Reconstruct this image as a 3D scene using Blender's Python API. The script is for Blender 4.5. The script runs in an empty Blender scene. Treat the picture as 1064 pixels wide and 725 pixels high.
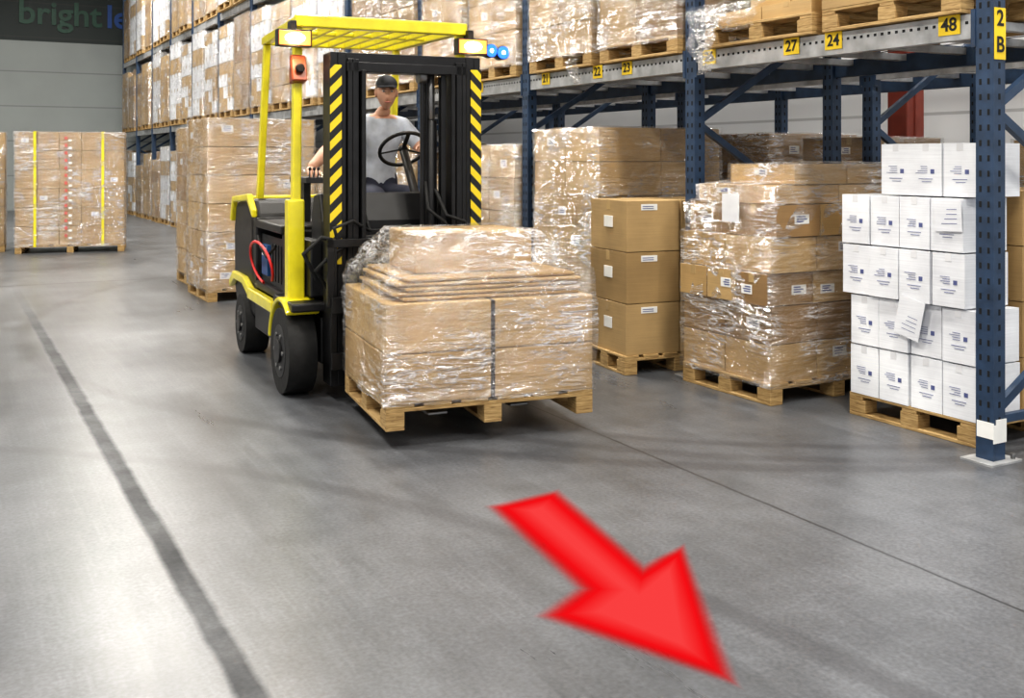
import bpy, bmesh, math, random
from mathutils import Vector, Matrix, noise
random.seed(7)
scene = bpy.context.scene
COL = scene.collection

# ------------------------------------------------------------------ nodes / materials
def nd(nt, typ, ins=None, **props):
    n = nt.nodes.new(typ)
    for k, v in props.items(): setattr(n, k, v)
    for k, v in (ins or {}).items():
        if isinstance(v, bpy.types.NodeSocket): nt.links.new(v, n.inputs[k])
        else: n.inputs[k].default_value = v
    return n
def mth(nt, op, a, b=0.0, c=0.0, clamp=False):
    n = nd(nt, 'ShaderNodeMath', {0: a, 1: b, 2: c}, operation=op); n.use_clamp = clamp
    return n.outputs[0]
def ramp(nt, fac, stops, interp='LINEAR'):
    n = nd(nt, 'ShaderNodeValToRGB', {'Fac': fac}); cr = n.color_ramp; cr.interpolation = interp
    while len(cr.elements) < len(stops): cr.elements.new(0.5)
    for e, (p, c) in zip(cr.elements, stops):
        e.position = p; e.color = c if len(c) == 4 else (*c, 1)
    return n.outputs['Color']
def newmat(name):
    m = bpy.data.materials.new(name); m.use_nodes = True; nt = m.node_tree; nt.nodes.clear()
    out = nt.nodes.new('ShaderNodeOutputMaterial'); return m, nt, out
def mixc(nt, f, a, b, bt='MIX'):
    n = nt.nodes.new('ShaderNodeMix'); n.data_type = 'RGBA'; n.blend_type = bt
    for idx, v in ((0, f), (6, a), (7, b)):
        if isinstance(v, bpy.types.NodeSocket): nt.links.new(v, n.inputs[idx])
        else: n.inputs[idx].default_value = v if (idx == 0 or len(v) == 4) else (*v, 1)
    return n.outputs[2]
def simple(name, col, rough=0.5, metal=0.0, var=0.12, scale=8.0, bump=0.0, emit=None, es=0, coat=0):
    m, nt, out = newmat(name)
    tc = nd(nt, 'ShaderNodeTexCoord')
    nz = nd(nt, 'ShaderNodeTexNoise', {'Vector': tc.outputs['Object'], 'Scale': scale, 'Detail': 4.0})
    c0 = tuple(max(0, c*(1-var)) for c in col); c1 = tuple(min(1, c*(1+var)) for c in col)
    cc = ramp(nt, nz.outputs['Fac'], [(0.3, c0), (0.7, c1)])
    b = nd(nt, 'ShaderNodeBsdfPrincipled', {'Base Color': cc, 'Roughness': rough, 'Metallic': metal, 'Coat Weight': coat})
    if bump:
        bp = nd(nt, 'ShaderNodeBump', {'Height': nz.outputs['Fac'], 'Strength': bump, 'Distance': 0.01})
        nt.links.new(bp.outputs[0], b.inputs['Normal'])
    if emit:
        b.inputs['Emission Color'].default_value = (*emit, 1); b.inputs['Emission Strength'].default_value = es
    nt.links.new(b.outputs[0], out.inputs[0]); return m
def cardboard(name, col):
    m, nt, out = newmat(name)
    tc = nd(nt, 'ShaderNodeTexCoord'); oi = nd(nt, 'ShaderNodeObjectInfo')
    n1 = nd(nt, 'ShaderNodeTexNoise', {'Vector': tc.outputs['Object'], 'Scale': 2.2, 'Detail': 5.0})
    mp = nd(nt, 'ShaderNodeMapping', {'Vector': tc.outputs['Object'], 'Scale': (3, 3, 140)})
    n2 = nd(nt, 'ShaderNodeTexNoise', {'Vector': mp.outputs[0], 'Scale': 1.0, 'Detail': 2.0})
    a = tuple(c*0.72 for c in col); b2 = tuple(min(1, c*1.18) for c in col)
    cc = ramp(nt, n1.outputs['Fac'], [(0.3, a), (0.7, b2)])
    cc = mixc(nt, 0.25, cc, ramp(nt, n2.outputs['Fac'], [(0.3, a), (0.7, b2)]))
    v = mth(nt, 'MULTIPLY_ADD', oi.outputs['Random'], 0.3, 0.85)
    hs = nd(nt, 'ShaderNodeHueSaturation', {'Color': cc, 'Value': v})
    b = nd(nt, 'ShaderNodeBsdfPrincipled', {'Base Color': hs.outputs[0], 'Roughness': 0.7})
    bp = nd(nt, 'ShaderNodeBump', {'Height': n1.outputs['Fac'], 'Strength': 0.25, 'Distance': 0.02})
    nt.links.new(bp.outputs[0], b.inputs['Normal'])
    nt.links.new(b.outputs[0], out.inputs[0]); return m
M = {}
M['card'] = cardboard('cardboard_kraft', (0.415, 0.275, 0.120))
M['card2'] = cardboard('cardboard_light', (0.49, 0.335, 0.155))
M['card3'] = cardboard('cardboard_dark', (0.29, 0.18, 0.08))
M['white'] = cardboard('cardboard_white', (0.80, 0.82, 0.88))
M['tape'] = simple('packing_tape', (0.48, 0.34, 0.17), 0.25)
M['label'] = simple('paper_label', (0.82, 0.82, 0.80), 0.6, var=0.05)
M['paper'] = simple('paper_sheet', (0.74, 0.75, 0.78), 0.6, var=0.05)
M['printink'] = simple('print_ink', (0.10, 0.12, 0.28), 0.6)
M['inkred'] = simple('print_ink_red', (0.55, 0.10, 0.08), 0.6)
def wood():
    m, nt, out = newmat('pallet_pine')
    tc = nd(nt, 'ShaderNodeTexCoord')
    mp = nd(nt, 'ShaderNodeMapping', {'Vector': tc.outputs['Object'], 'Scale': (3, 3, 30)})
    n = nd(nt, 'ShaderNodeTexNoise', {'Vector': mp.outputs[0], 'Scale': 3.0, 'Detail': 6.0, 'Distortion': 1.0})
    c = ramp(nt, n.outputs['Fac'], [(0.3, (0.24, 0.145, 0.055)), (0.55, (0.44, 0.295, 0.125)), (0.75, (0.55, 0.39, 0.19))])
    b = nd(nt, 'ShaderNodeBsdfPrincipled', {'Base Color': c, 'Roughness': 0.75})
    nt.links.new(b.outputs[0], out.inputs[0]); return m
M['wood'] = wood()
M['blue'] = simple('rack_blue_paint', (0.024, 0.050, 0.10), 0.42, var=0.25, scale=12)
M['beam'] = simple('rack_beam_grey', (0.42, 0.43, 0.44), 0.4, 0.3, var=0.3)
M['hole'] = simple('slot_black', (0.004, 0.005, 0.007), 0.8)
M['ylabel'] = simple('yellow_label', (0.85, 0.60, 0.02), 0.5)
M['ink'] = simple('black_ink', (0.01, 0.01, 0.01), 0.6)
M['yellow'] = simple('forklift_yellow', (0.78, 0.68, 0.02), 0.32, var=0.1, coat=0.4)
M['black'] = simple('black_paint', (0.010, 0.010, 0.011), 0.45, var=0.3)
M['mast'] = simple('mast_black_steel', (0.010, 0.010, 0.011), 0.42, 0.2, var=0.4)
M['steel'] = simple('worn_steel', (0.25, 0.25, 0.25), 0.4, 0.9, var=0.3)
M['rubber'] = simple('tyre_rubber', (0.012, 0.012, 0.012), 0.75, var=0.3, scale=20, bump=0.3)
M['battery'] = simple('battery_blue', (0.02, 0.09, 0.25), 0.45)
M['redcable'] = simple('red_cable', (0.7, 0.02, 0.02), 0.4)
M['orange'] = simple('amber_lamp', (0.6, 0.2, 0.05), 0.3, emit=(1.0, 0.33, 0.06), es=1.5)
M['lampwhite'] = simple('lamp_white_glow', (1, 0.9, 0.7), 0.3, emit=(1.0, 0.80, 0.55), es=25.0)
M['bluelamp'] = simple('blue_lamp', (0.02, 0.08, 0.6), 0.3, emit=(0.02, 0.14, 1.0), es=2.2)
M['redbrown'] = simple('reddish_housing', (0.30, 0.07, 0.025), 0.4)
M['seat'] = simple('seat_vinyl', (0.02, 0.02, 0.022), 0.55)
M['skin'] = simple('skin', (0.60, 0.34, 0.24), 0.5, var=0.08)
M['shirt'] = simple('shirt_grey', (0.46, 0.50, 0.58), 0.85, var=0.15, scale=14, bump=0.3)
M['pants'] = simple('trousers_dark', (0.03, 0.035, 0.06), 0.85)
M['hair'] = simple('hair_dark', (0.03, 0.018, 0.01), 0.7)
M['cap'] = simple('cap_dark', (0.02, 0.022, 0.03), 0.8)
M['eye'] = simple('eye_white', (0.7, 0.7, 0.7), 0.3)
M['lip'] = simple('lip', (0.42, 0.16, 0.13), 0.5)
M['strap'] = simple('yellow_strap', (0.75, 0.66, 0.02), 0.4)
M['blackstrip'] = simple('black_gap_strip', (0.015, 0.013, 0.012), 0.6)
M['housing'] = simple('lamp_housing', (0.3, 0.3, 0.3), 0.5)
M['redcol'] = simple('column_red_paint', (0.20, 0.035, 0.02), 0.5)
M['signgreen'] = simple('sign_green', (0.008, 0.065, 0.04), 0.5)
M['signblue'] = simple('sign_blue', (0.012, 0.07, 0.28), 0.5)
def hazard():
    m, nt, out = newmat('hazard_chevrons')
    tc = nd(nt, 'ShaderNodeTexCoord'); s = nd(nt, 'ShaderNodeSeparateXYZ', {0: tc.outputs['Object']})
    a = mth(nt, 'ABSOLUTE', s.outputs[0])
    t = mth(nt, 'ADD', mth(nt, 'MULTIPLY', a, 9.0), mth(nt, 'MULTIPLY', s.outputs[2], 9.0))
    f = mth(nt, 'GREATER_THAN', mth(nt, 'FRACT', t), 0.5)
    b = nd(nt, 'ShaderNodeBsdfPrincipled', {'Base Color': mixc(nt, f, (0.012, 0.012, 0.012), (0.8, 0.60, 0.02)), 'Roughness': 0.4})
    nt.links.new(b.outputs[0], out.inputs[0]); return m
M['hazard'] = hazard()
def wrapmat():
    m, nt, out = newmat('stretch_wrap_film')
    tc = nd(nt, 'ShaderNodeTexCoord'); oi = nd(nt, 'ShaderNodeObjectInfo')
    off = mth(nt, 'MULTIPLY', oi.outputs['Random'], 20.0)
    cv = nd(nt, 'ShaderNodeCombineXYZ', {0: off, 1: off, 2: off})
    va = nd(nt, 'ShaderNodeVectorMath', {0: tc.outputs['Object'], 1: cv.outputs[0]}, operation='ADD')
    def nz(rot, sc, scale, det, dist):
        mp = nd(nt, 'ShaderNodeMapping', {'Vector': va.outputs[0], 'Rotation': rot, 'Scale': sc})
        return nd(nt, 'ShaderNodeTexNoise', {'Vector': mp.outputs[0], 'Scale': scale, 'Detail': det, 'Roughness': 0.55, 'Distortion': dist}).outputs['Fac']
    n = nz((0.35, 0.3, 0.0), (2.2, 2.2, 11), 1.4, 4.0, 1.0)
    n2 = nz((-0.5, -0.4, 0.3), (3, 3, 14), 1.0, 4.0, 1.3)
    n3 = nz((0.08, -0.06, 0.0), (0.9, 0.9, 26), 1.0, 2.0, 0.8)
    def ridge(o, w, p):
        r = mth(nt, 'SUBTRACT', 1.0, mth(nt, 'MULTIPLY', mth(nt, 'ABSOLUTE', mth(nt, 'SUBTRACT', o, 0.5)), w), clamp=True)
        return mth(nt, 'POWER', r, p)
    r = mth(nt, 'MAXIMUM', mth(nt, 'MAXIMUM', ridge(n, 17.0, 2.0), ridge(n2, 17.0, 2.0)), mth(nt, 'MULTIPLY', ridge(n3, 24.0, 2.0), 0.6))
    big = nd(nt, 'ShaderNodeTexNoise', {'Vector': va.outputs[0], 'Scale': 3.5, 'Detail': 3.0})
    bg = ramp(nt, big.outputs['Fac'], [(0.42, (0.05,)*3), (0.62, (1,)*3)])
    bgv = nd(nt, 'ShaderNodeRGBToBW', {0: bg}).outputs[0]
    fac = mth(nt, 'MULTIPLY_ADD', mth(nt, 'MULTIPLY', r, bgv), 0.75, 0.03, True)  # crease ridges whitened: milky film plus crinkle highlights put into its colour
    h = mth(nt, 'ADD', mth(nt, 'ADD', n, n2), mth(nt, 'MULTIPLY', n3, 0.5))
    bp = nd(nt, 'ShaderNodeBump', {'Height': h, 'Strength': 1.0, 'Distance': 0.07})
    b = nd(nt, 'ShaderNodeBsdfPrincipled', {'Base Color': (0.95, 0.95, 0.97, 1), 'Roughness': 0.14, 'IOR': 1.8, 'Normal': bp.outputs[0]})
    t = nd(nt, 'ShaderNodeBsdfTransparent')
    mx = nd(nt, 'ShaderNodeMixShader', {0: fac, 1: t.outputs[0], 2: b.outputs[0]})
    g = nd(nt, 'ShaderNodeBsdfGlossy', {'Color': (1, 1, 1, 1), 'Roughness': 0.09, 'Normal': bp.outputs[0]})
    mx2 = nd(nt, 'ShaderNodeMixShader', {0: 0.17, 1: mx.outputs[0], 2: g.outputs[0]})
    nt.links.new(mx2.outputs[0], out.inputs[0]); return m
M['wrap'] = wrapmat()
def floormat():
    m, nt, out = newmat('polished_concrete')
    tc = nd(nt, 'ShaderNodeTexCoord'); P = tc.outputs['Object']
    s = nd(nt, 'ShaderNodeSeparateXYZ', {0: P}); X, Y = s.outputs[0], s.outputs[1]
    n1 = nd(nt, 'ShaderNodeTexNoise', {'Vector': P, 'Scale': 0.6, 'Detail': 5.0, 'Roughness': 0.55})
    n2 = nd(nt, 'ShaderNodeTexNoise', {'Vector': P, 'Scale': 3.0, 'Detail': 9.0, 'Roughness': 0.72})
    n3 = nd(nt, 'ShaderNodeTexNoise', {'Vector': P, 'Scale': 60.0, 'Detail': 4.0})
    n5 = nd(nt, 'ShaderNodeTexNoise', {'Vector': P, 'Scale': 1.6, 'Detail': 8.0, 'Roughness': 0.66})
    mp = nd(nt, 'ShaderNodeMapping', {'Vector': P, 'Scale': (7, 0.9, 1), 'Rotation': (0,0,0.15)})
    n4 = nd(nt, 'ShaderNodeTexNoise', {'Vector': mp.outputs[0], 'Scale': 1.0, 'Detail': 6.0, 'Roughness': 0.65, 'Distortion': 0.3})
    mp6 = nd(nt, 'ShaderNodeMapping', {'Vector': P, 'Scale': (40, 1.2, 1), 'Rotation': (0,0,0.5)})
    n6 = nd(nt, 'ShaderNodeTexNoise', {'Vector': mp6.outputs[0], 'Scale': 1.0, 'Detail': 3.0, 'Distortion': 0.4})
    c = ramp(nt, n1.outputs['Fac'], [(0.32, (0.086, 0.092, 0.102)), (0.68, (0.132, 0.138, 0.149))])
    c = mixc(nt, 0.55, c, ramp(nt, n5.outputs['Fac'], [(0.30, (0.28,)*3), (0.5, (0.49,)*3), (0.70, (0.74,)*3)]), 'OVERLAY')
    c = mixc(nt, 0.40, c, ramp(nt, n2.outputs['Fac'], [(0.3, (0.33,)*3), (0.5, (0.50,)*3), (0.7, (0.70,)*3)]), 'OVERLAY')
    c = mixc(nt, 0.55, c, ramp(nt, n3.outputs['Fac'], [(0.3, (0.30,)*3), (0.7, (0.70,)*3)]), 'OVERLAY')
    c = mixc(nt, 0.35, c, ramp(nt, n4.outputs['Fac'], [(0.35, (0.36,)*3), (0.65, (0.62,)*3)]), 'OVERLAY')
    c = mixc(nt, 0.30, c, ramp(nt, n6.outputs['Fac'], [(0.5, (0.5,)*3), (0.75, (0.78,)*3)]), 'OVERLAY')
    def band(coord, pos, w, soft, wob=0.012):
        d = mth(nt, 'ABSOLUTE', mth(nt, 'SUBTRACT', mth(nt, 'MULTIPLY_ADD', n2.outputs['Fac'], wob*2, coord), pos+wob))
        return mth(nt, 'SUBTRACT', 1.0, mth(nt, 'DIVIDE', mth(nt, 'SUBTRACT', d, w), soft), clamp=True)
    st = band(X, 0.765, 0.028, 0.025, 0.02)
    st = mth(nt, 'MULTIPLY', st, ramp(nt, n5.outputs['Fac'], [(0.35, (1,)*3), (0.68, (0.5,)*3)]), clamp=True)
    fade = mth(nt, 'SUBTRACT', 1.0, mth(nt, 'DIVIDE', mth(nt, 'SUBTRACT', Y, 10.0), 3.5), clamp=True)
    st = mth(nt, 'MULTIPLY', st, fade)
    c = mixc(nt, mth(nt, 'MULTIPLY', st, 0.88), c, (0.018, 0.020, 0.024))
    j = mth(nt, 'MAXIMUM', band(X, 3.15, 0.002, 0.008, 0.008), band(Y, 13.6, 0.02, 0.02, 0.01))
    j = mth(nt, 'MAXIMUM', j, band(X, -3.0, 0.003, 0.006, 0.008))
    j = mth(nt, 'MULTIPLY', j, 0.8)
    c = mixc(nt, j, c, (0.015, 0.015, 0.018))
    for (cx, cy, R, w) in ((6.2, 7.4, 4.3, 0.03), (6.2, 7.4, 4.05, 0.02), (-3.2, 1.6, 5.6, 0.03), (7.0, 9.2, 6.4, 0.035)):
        dx = mth(nt, 'SUBTRACT', X, cx); dy = mth(nt, 'SUBTRACT', Y, cy)
        dd = mth(nt, 'SQRT', mth(nt, 'ADD', mth(nt, 'MULTIPLY', dx, dx), mth(nt, 'MULTIPLY', dy, dy)))
        b_ = band(dd, R, w, 0.05, 0.02)
        b_ = mth(nt, 'MULTIPLY', b_, mth(nt, 'MULTIPLY', n4.outputs['Fac'], 0.7))
        c = mixc(nt, b_, c, (0.035, 0.035, 0.04))
    mixn = mth(nt, 'ADD', mth(nt, 'MULTIPLY', n1.outputs['Fac'], 0.55), mth(nt, 'MULTIPLY', n4.outputs['Fac'], 0.45))
    rr = ramp(nt, mixn, [(0.30, (0.25,)*3), (0.70, (0.40,)*3)])
    rb = nd(nt, 'ShaderNodeRGBToBW', {0: rr}).outputs[0]
    rb = mth(nt, 'ADD', rb, mth(nt, 'MULTIPLY', st, 0.25), clamp=True)
    bp = nd(nt, 'ShaderNodeBump', {'Height': n3.outputs['Fac'], 'Strength': 0.05, 'Distance': 0.005})
    sp = mth(nt, 'SUBTRACT', 0.60, mth(nt, 'MULTIPLY', st, 0.40))
    b = nd(nt, 'ShaderNodeBsdfPrincipled', {'Base Color': c, 'Roughness': rb, 'Specular IOR Level': sp, 'Normal': bp.outputs[0]})
    nt.links.new(b.outputs[0], out.inputs[0]); return m
M['floor'] = floormat()
def wallmat(name, lo, hi, zsplit):
    m, nt, out = newmat(name)
    tc = nd(nt, 'ShaderNodeTexCoord'); s = nd(nt, 'ShaderNodeSeparateXYZ', {0: tc.outputs['Object']})
    n = nd(nt, 'ShaderNodeTexNoise', {'Vector': tc.outputs['Object'], 'Scale': 0.7, 'Detail': 4.0})
    f = mth(nt, 'GREATER_THAN', s.outputs[2], zsplit)
    c = mixc(nt, f, lo, hi)
    g = mth(nt, 'LESS_THAN', mth(nt, 'FRACT', mth(nt, 'MULTIPLY', s.outputs[2], 1.0)), 0.035)
    c = mixc(nt, mth(nt, 'MULTIPLY', g, 0.35), c, (0.05, 0.05, 0.05))
    c = mixc(nt, 0.3, c, ramp(nt, n.outputs['Fac'], [(0.3, (0.4,)*3), (0.7, (0.6,)*3)]), 'OVERLAY')
    b = nd(nt, 'ShaderNodeBsdfPrincipled', {'Base Color': c, 'Roughness': 0.6})
    nt.links.new(b.outputs[0], out.inputs[0]); return m
M['wallback'] = wallmat('wall_panel_back', (0.31, 0.34, 0.34), (0.02, 0.03, 0.03), 4.9)
M['wallside'] = wallmat('wall_panel_side', (0.74, 0.76, 0.78), (0.5, 0.5, 0.52), 6.0)
M['ceil'] = simple('ceiling_dark', (0.10, 0.10, 0.11), 0.8)

# ------------------------------------------------------------------ mesh builder
class MB:
    def __init__(s): s.v = []; s.f = []; s.m = []; s.s = []; s.mats = []
    def mi(s, k):
        if k not in s.mats: s.mats.append(k)
        return s.mats.index(k)
    def add(s, vs, fs, mat, smooth=False, mtx=None):
        o = len(s.v)
        for p in vs:
            p = Vector(p); s.v.append(mtx @ p if mtx else p)
        i = s.mi(mat)
        for f in fs: s.f.append([a+o for a in f]); s.m.append(i); s.s.append(smooth)
    def box(s, x0, x1, y0, y1, z0, z1, mat, mtx=None):
        vs = [(x0,y0,z0),(x1,y0,z0),(x1,y1,z0),(x0,y1,z0),(x0,y0,z1),(x1,y0,z1),(x1,y1,z1),(x0,y1,z1)]
        s.add(vs, [(0,3,2,1),(4,5,6,7),(0,1,5,4),(1,2,6,5),(2,3,7,6),(3,0,4,7)], mat, False, mtx)
    def bar(s, p0, p1, w, t, mat, up=(0,0,1)):
        p0, p1 = Vector(p0), Vector(p1); d = (p1-p0); L = d.length; d.normalize()
        u = Vector(up)
        if abs(d.dot(u)) > 0.95: u = Vector((0,1,0))
        a = d.cross(u).normalized(); b = a.cross(d).normalized()
        mt = Matrix((( a.x, b.x, d.x, p0.x),(a.y,b.y,d.y,p0.y),(a.z,b.z,d.z,p0.z),(0,0,0,1)))
        s.box(-w/2, w/2, -t/2, t/2, 0, L, mat, mt)
    def cyl(s, p0, p1, r, mat, seg=20, r2=None):
        p0, p1 = Vector(p0), Vector(p1); d = (p1-p0).normalized(); r2 = r if r2 is None else r2
        u = Vector((0,0,1)) if abs(d.z) < 0.9 else Vector((1,0,0))
        a = d.cross(u).normalized(); b = d.cross(a).normalized()
        A = [p0+(a*math.cos(t)+b*math.sin(t))*r for t in [2*math.pi*i/seg for i in range(seg)]]
        B = [p1+(a*math.cos(t)+b*math.sin(t))*r2 for t in [2*math.pi*i/seg for i in range(seg)]]
        o = len(s.v); s.v += A+B; i0 = s.mi(mat)
        for i in range(seg):
            j = (i+1) % seg; s.f.append([o+i, o+seg+i, o+seg+j, o+j]); s.m.append(i0); s.s.append(True)
        s.f.append([o+i for i in range(seg)]); s.m.append(i0); s.s.append(False)
        s.f.append([o+seg+i for i in reversed(range(seg))]); s.m.append(i0); s.s.append(False)
    def tube(s, pts, r, mat, seg=8, closed=False):
        pts = [Vector(p) for p in pts]; n = len(pts); o = len(s.v); i0 = s.mi(mat)
        pa = None
        for k, p in enumerate(pts):
            a_ = pts[(k-1) % n] if (closed or k > 0) else p; b_ = pts[(k+1) % n] if (closed or k < n-1) else p
            d = (b_-a_).normalized()
            if pa is None:
                u = Vector((0,0,1)) if abs(d.z) < 0.9 else Vector((1,0,0)); pa = d.cross(u).normalized()
            else: pa = (pa - d*pa.dot(d)).normalized()
            b2 = d.cross(pa)
            for i in range(seg):
                t = 2*math.pi*i/seg; s.v.append(p+(pa*math.cos(t)+b2*math.sin(t))*r)
        for k in range(n if closed else n-1):
            k2 = (k+1) % n
            for i in range(seg):
                j = (i+1) % seg; s.f.append([o+k*seg+i, o+k*seg+j, o+k2*seg+j, o+k2*seg+i]); s.m.append(i0); s.s.append(True)
    def prism(s, poly, u0, u1, mat):  # poly in (y,z), extruded in x
        n = len(poly)
        vs = [(u0,a,b) for a,b in poly]+[(u1,a,b) for a,b in poly]
        fs = [list(range(n)), list(reversed(range(n,2*n)))]+[[i,i+n,(i+1)%n+n,(i+1)%n] for i in range(n)]
        s.add(vs, fs, mat)
    def ell(s, c, r, mat, seg=16, rings=10, mtx=None):
        vs = []; fs = []
        for i in range(rings+1):
            ph = math.pi*i/rings
            for j in range(seg):
                t = 2*math.pi*j/seg
                vs.append((c[0]+r[0]*math.sin(ph)*math.cos(t), c[1]+r[1]*math.sin(ph)*math.sin(t), c[2]+r[2]*math.cos(ph)))
        for i in range(rings):
            for j in range(seg):
                k = (j+1) % seg; fs.append((i*seg+j, (i+1)*seg+j, (i+1)*seg+k, i*seg+k))
        s.add(vs, fs, mat, True, mtx)
    def mesh(s, name):
        me = bpy.data.meshes.new(name); me.from_pydata([tuple(v) for v in s.v], [], s.f)
        for k in s.mats: me.materials.append(M[k])
        me.polygons.foreach_set('material_index', s.m); me.polygons.foreach_set('use_smooth', s.s)
        bm = bmesh.new(); bm.from_mesh(me); bmesh.ops.recalc_face_normals(bm, faces=bm.faces); bm.to_mesh(me); bm.free()
        me.update(); return me
    def build(s, name, parent=None, bevel=0.0, seg=1):
        return place(s.mesh(name), name, parent, bevel, seg)
def place(me, name, parent=None, bevel=0, seg=1):
    ob = bpy.data.objects.new(name, me); COL.objects.link(ob)
    if parent: ob.parent = parent
    if bevel:
        b = ob.modifiers.new('bevel', 'BEVEL'); b.width = bevel; b.segments = seg; b.limit_method = 'ANGLE'; b.angle_limit = 0.6
    return ob
def empty(name, loc=(0,0,0), rz=0):
    e = bpy.data.objects.new(name, None); e.empty_display_size = 0.2; COL.objects.link(e)
    e.location = loc; e.rotation_euler = (0, 0, rz); return e

# ------------------------------------------------------------------ room
def slab(name, x0,x1,y0,y1,z0,z1,mat):
    b = MB(); b.box(x0,x1,y0,y1,z0,z1,mat); return b.build(name)
slab('floor', -7,10,-9,33,-0.2,0,'floor')
slab('wall_back', -7,10,33,33.2,0,8,'wallback')
slab('wall_left', -7.2,-7,-9,33.2,0,8,'wallside')
slab('wall_right', 10,10.2,-9,33.2,0,8,'wallside')
slab('ceiling', -7.2,10.2,-9,33.2,8,8.2,'ceil')
c = MB(); c.box(8.4,8.65,7.15,7.4,0,8,'redcol'); c.box(8.3,8.75,7.05,7.5,0,0.03,'redcol'); c.box(8.5,8.55,7.13,7.42,0.03,8,'redcol'); c.build('steel_column', bevel=0.01)

# ------------------------------------------------------------------ pallets & stacks
def pallet(b, W, D, z=0):
    for x in (0, W/2-0.05, W-0.1):
        b.box(x, x+0.1, 0, D, z, z+0.02, 'wood')
        for y in (0, D/2-0.06, D-0.12):
            b.box(x, x+0.1, y, y+0.12, z+0.02, z+0.095, 'wood')
    for y in (0, D/2-0.05, D-0.1): b.box(0, W, y, y+0.1, z+0.095, z+0.114, 'wood')
    n = 6; bw = W*0.13
    for i in range(n):
        x = (W-bw)*i/(n-1); b.box(x, x+bw, 0, D, z+0.114, z+0.132, 'wood')
PH = 0.132
def carton(b, x0,x1,y0,y1,z0,z1, mat, rnd, labels=0.3, tape=True, mtx=None):
    b.box(x0,x1,y0,y1,z0,z1,mat,mtx)
    h = z1-z0; w = x1-x0; d = y1-y0; e = 0.0015
    if tape:
        b.box(x0-e, x1+e, (y0+y1)/2-0.025, (y0+y1)/2+0.025, z1-min(0.07,h*.3), z1+e, 'tape', mtx)
    if rnd.random() < labels:
        lw = min(0.12, d*0.35); lh = min(0.07, h*0.3); cy = y0+d*rnd.uniform(0.3,0.7); cz = z0+h*rnd.uniform(0.4,0.7)
        b.box(x0-0.002, x0, cy-lw/2, cy+lw/2, cz-lh/2, cz+lh/2, 'label', mtx)
        for k in range(3):
            zz = cz+lh*(0.28-0.25*k); b.box(x0-0.003, x0-0.002, cy-lw*0.38, cy+lw*rnd.uniform(0.0,0.38), zz-0.004, zz+0.004, 'printink', mtx)
    if rnd.random() < labels*0.6:
        lw = min(0.12, w*0.35); lh = min(0.07, h*0.3); cx = x0+w*rnd.uniform(0.3,0.7); cz = z0+h*rnd.uniform(0.4,0.7)
        b.box(cx-lw/2, cx+lw/2, y0-0.002, y0, cz-lh/2, cz+lh/2, 'label', mtx)
        for k in range(3):
            zz = cz+lh*(0.28-0.25*k); b.box(cx-lw*0.38, cx+lw*rnd.uniform(0.0,0.38), y0-0.003, y0-0.002, zz-0.004, zz+0.004, 'printink', mtx)
def wrapmesh(name, rings, n=14, amp=0.010, off=0.008, seed=0, cap=True, dz=0.06):
    rs = []
    for a, b_ in zip(rings, rings[1:]):
        L = math.sqrt((b_[0]-a[0])**2 + max(abs(b_[i]-a[i]) for i in (1,2,3,4))**2); k = max(1, int(L/dz))
        for i in range(k): t = i/k; rs.append([a[q]*(1-t)+b_[q]*t for q in range(5)])
    rs.append(list(rings[-1]))
    b = MB(); vs = []
    for (z,x0,x1,y0,y1) in rs:
        cx, cy = (x0+x1)/2, (y0+y1)/2
        ring = []
        for i in range(n): ring.append((x0+(x1-x0)*i/n, y0, 0,-1))
        for i in range(n): ring.append((x1, y0+(y1-y0)*i/n, 1,0))
        for i in range(n): ring.append((x1-(x1-x0)*i/n, y1, 0,1))
        for i in range(n): ring.append((x0, y1-(y1-y0)*i/n, -1,0))
        for q, (x,y,nx,ny) in enumerate(ring):
            if q % n == 0: nx, ny = (1 if x > cx else -1), (1 if y > cy else -1)
            a_ = off + amp*abs(noise.noise(Vector((x*5+seed, y*5, z*11)))*2)
            vs.append((x+nx*a_, y+ny*a_, z+(noise.noise(Vector((x*4,y*4+seed,z*3)))*0.012)))
    N = 4*n; fs = []
    for k in range(len(rs)-1):
        for i in range(N):
            j = (i+1) % N; fs.append((k*N+i, k*N+j, (k+1)*N+j, (k+1)*N+i))
    if cap:
        z,x0,x1,y0,y1 = rs[-1]; vs.append(((x0+x1)/2,(y0+y1)/2,z+0.012)); t = len(vs)-1; o = (len(rs)-1)*N
        for i in range(N): fs.append((o+i, o+(i+1)%N, t))
    b.add(vs, fs, 'wrap', True); return b.mesh(name)
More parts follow.
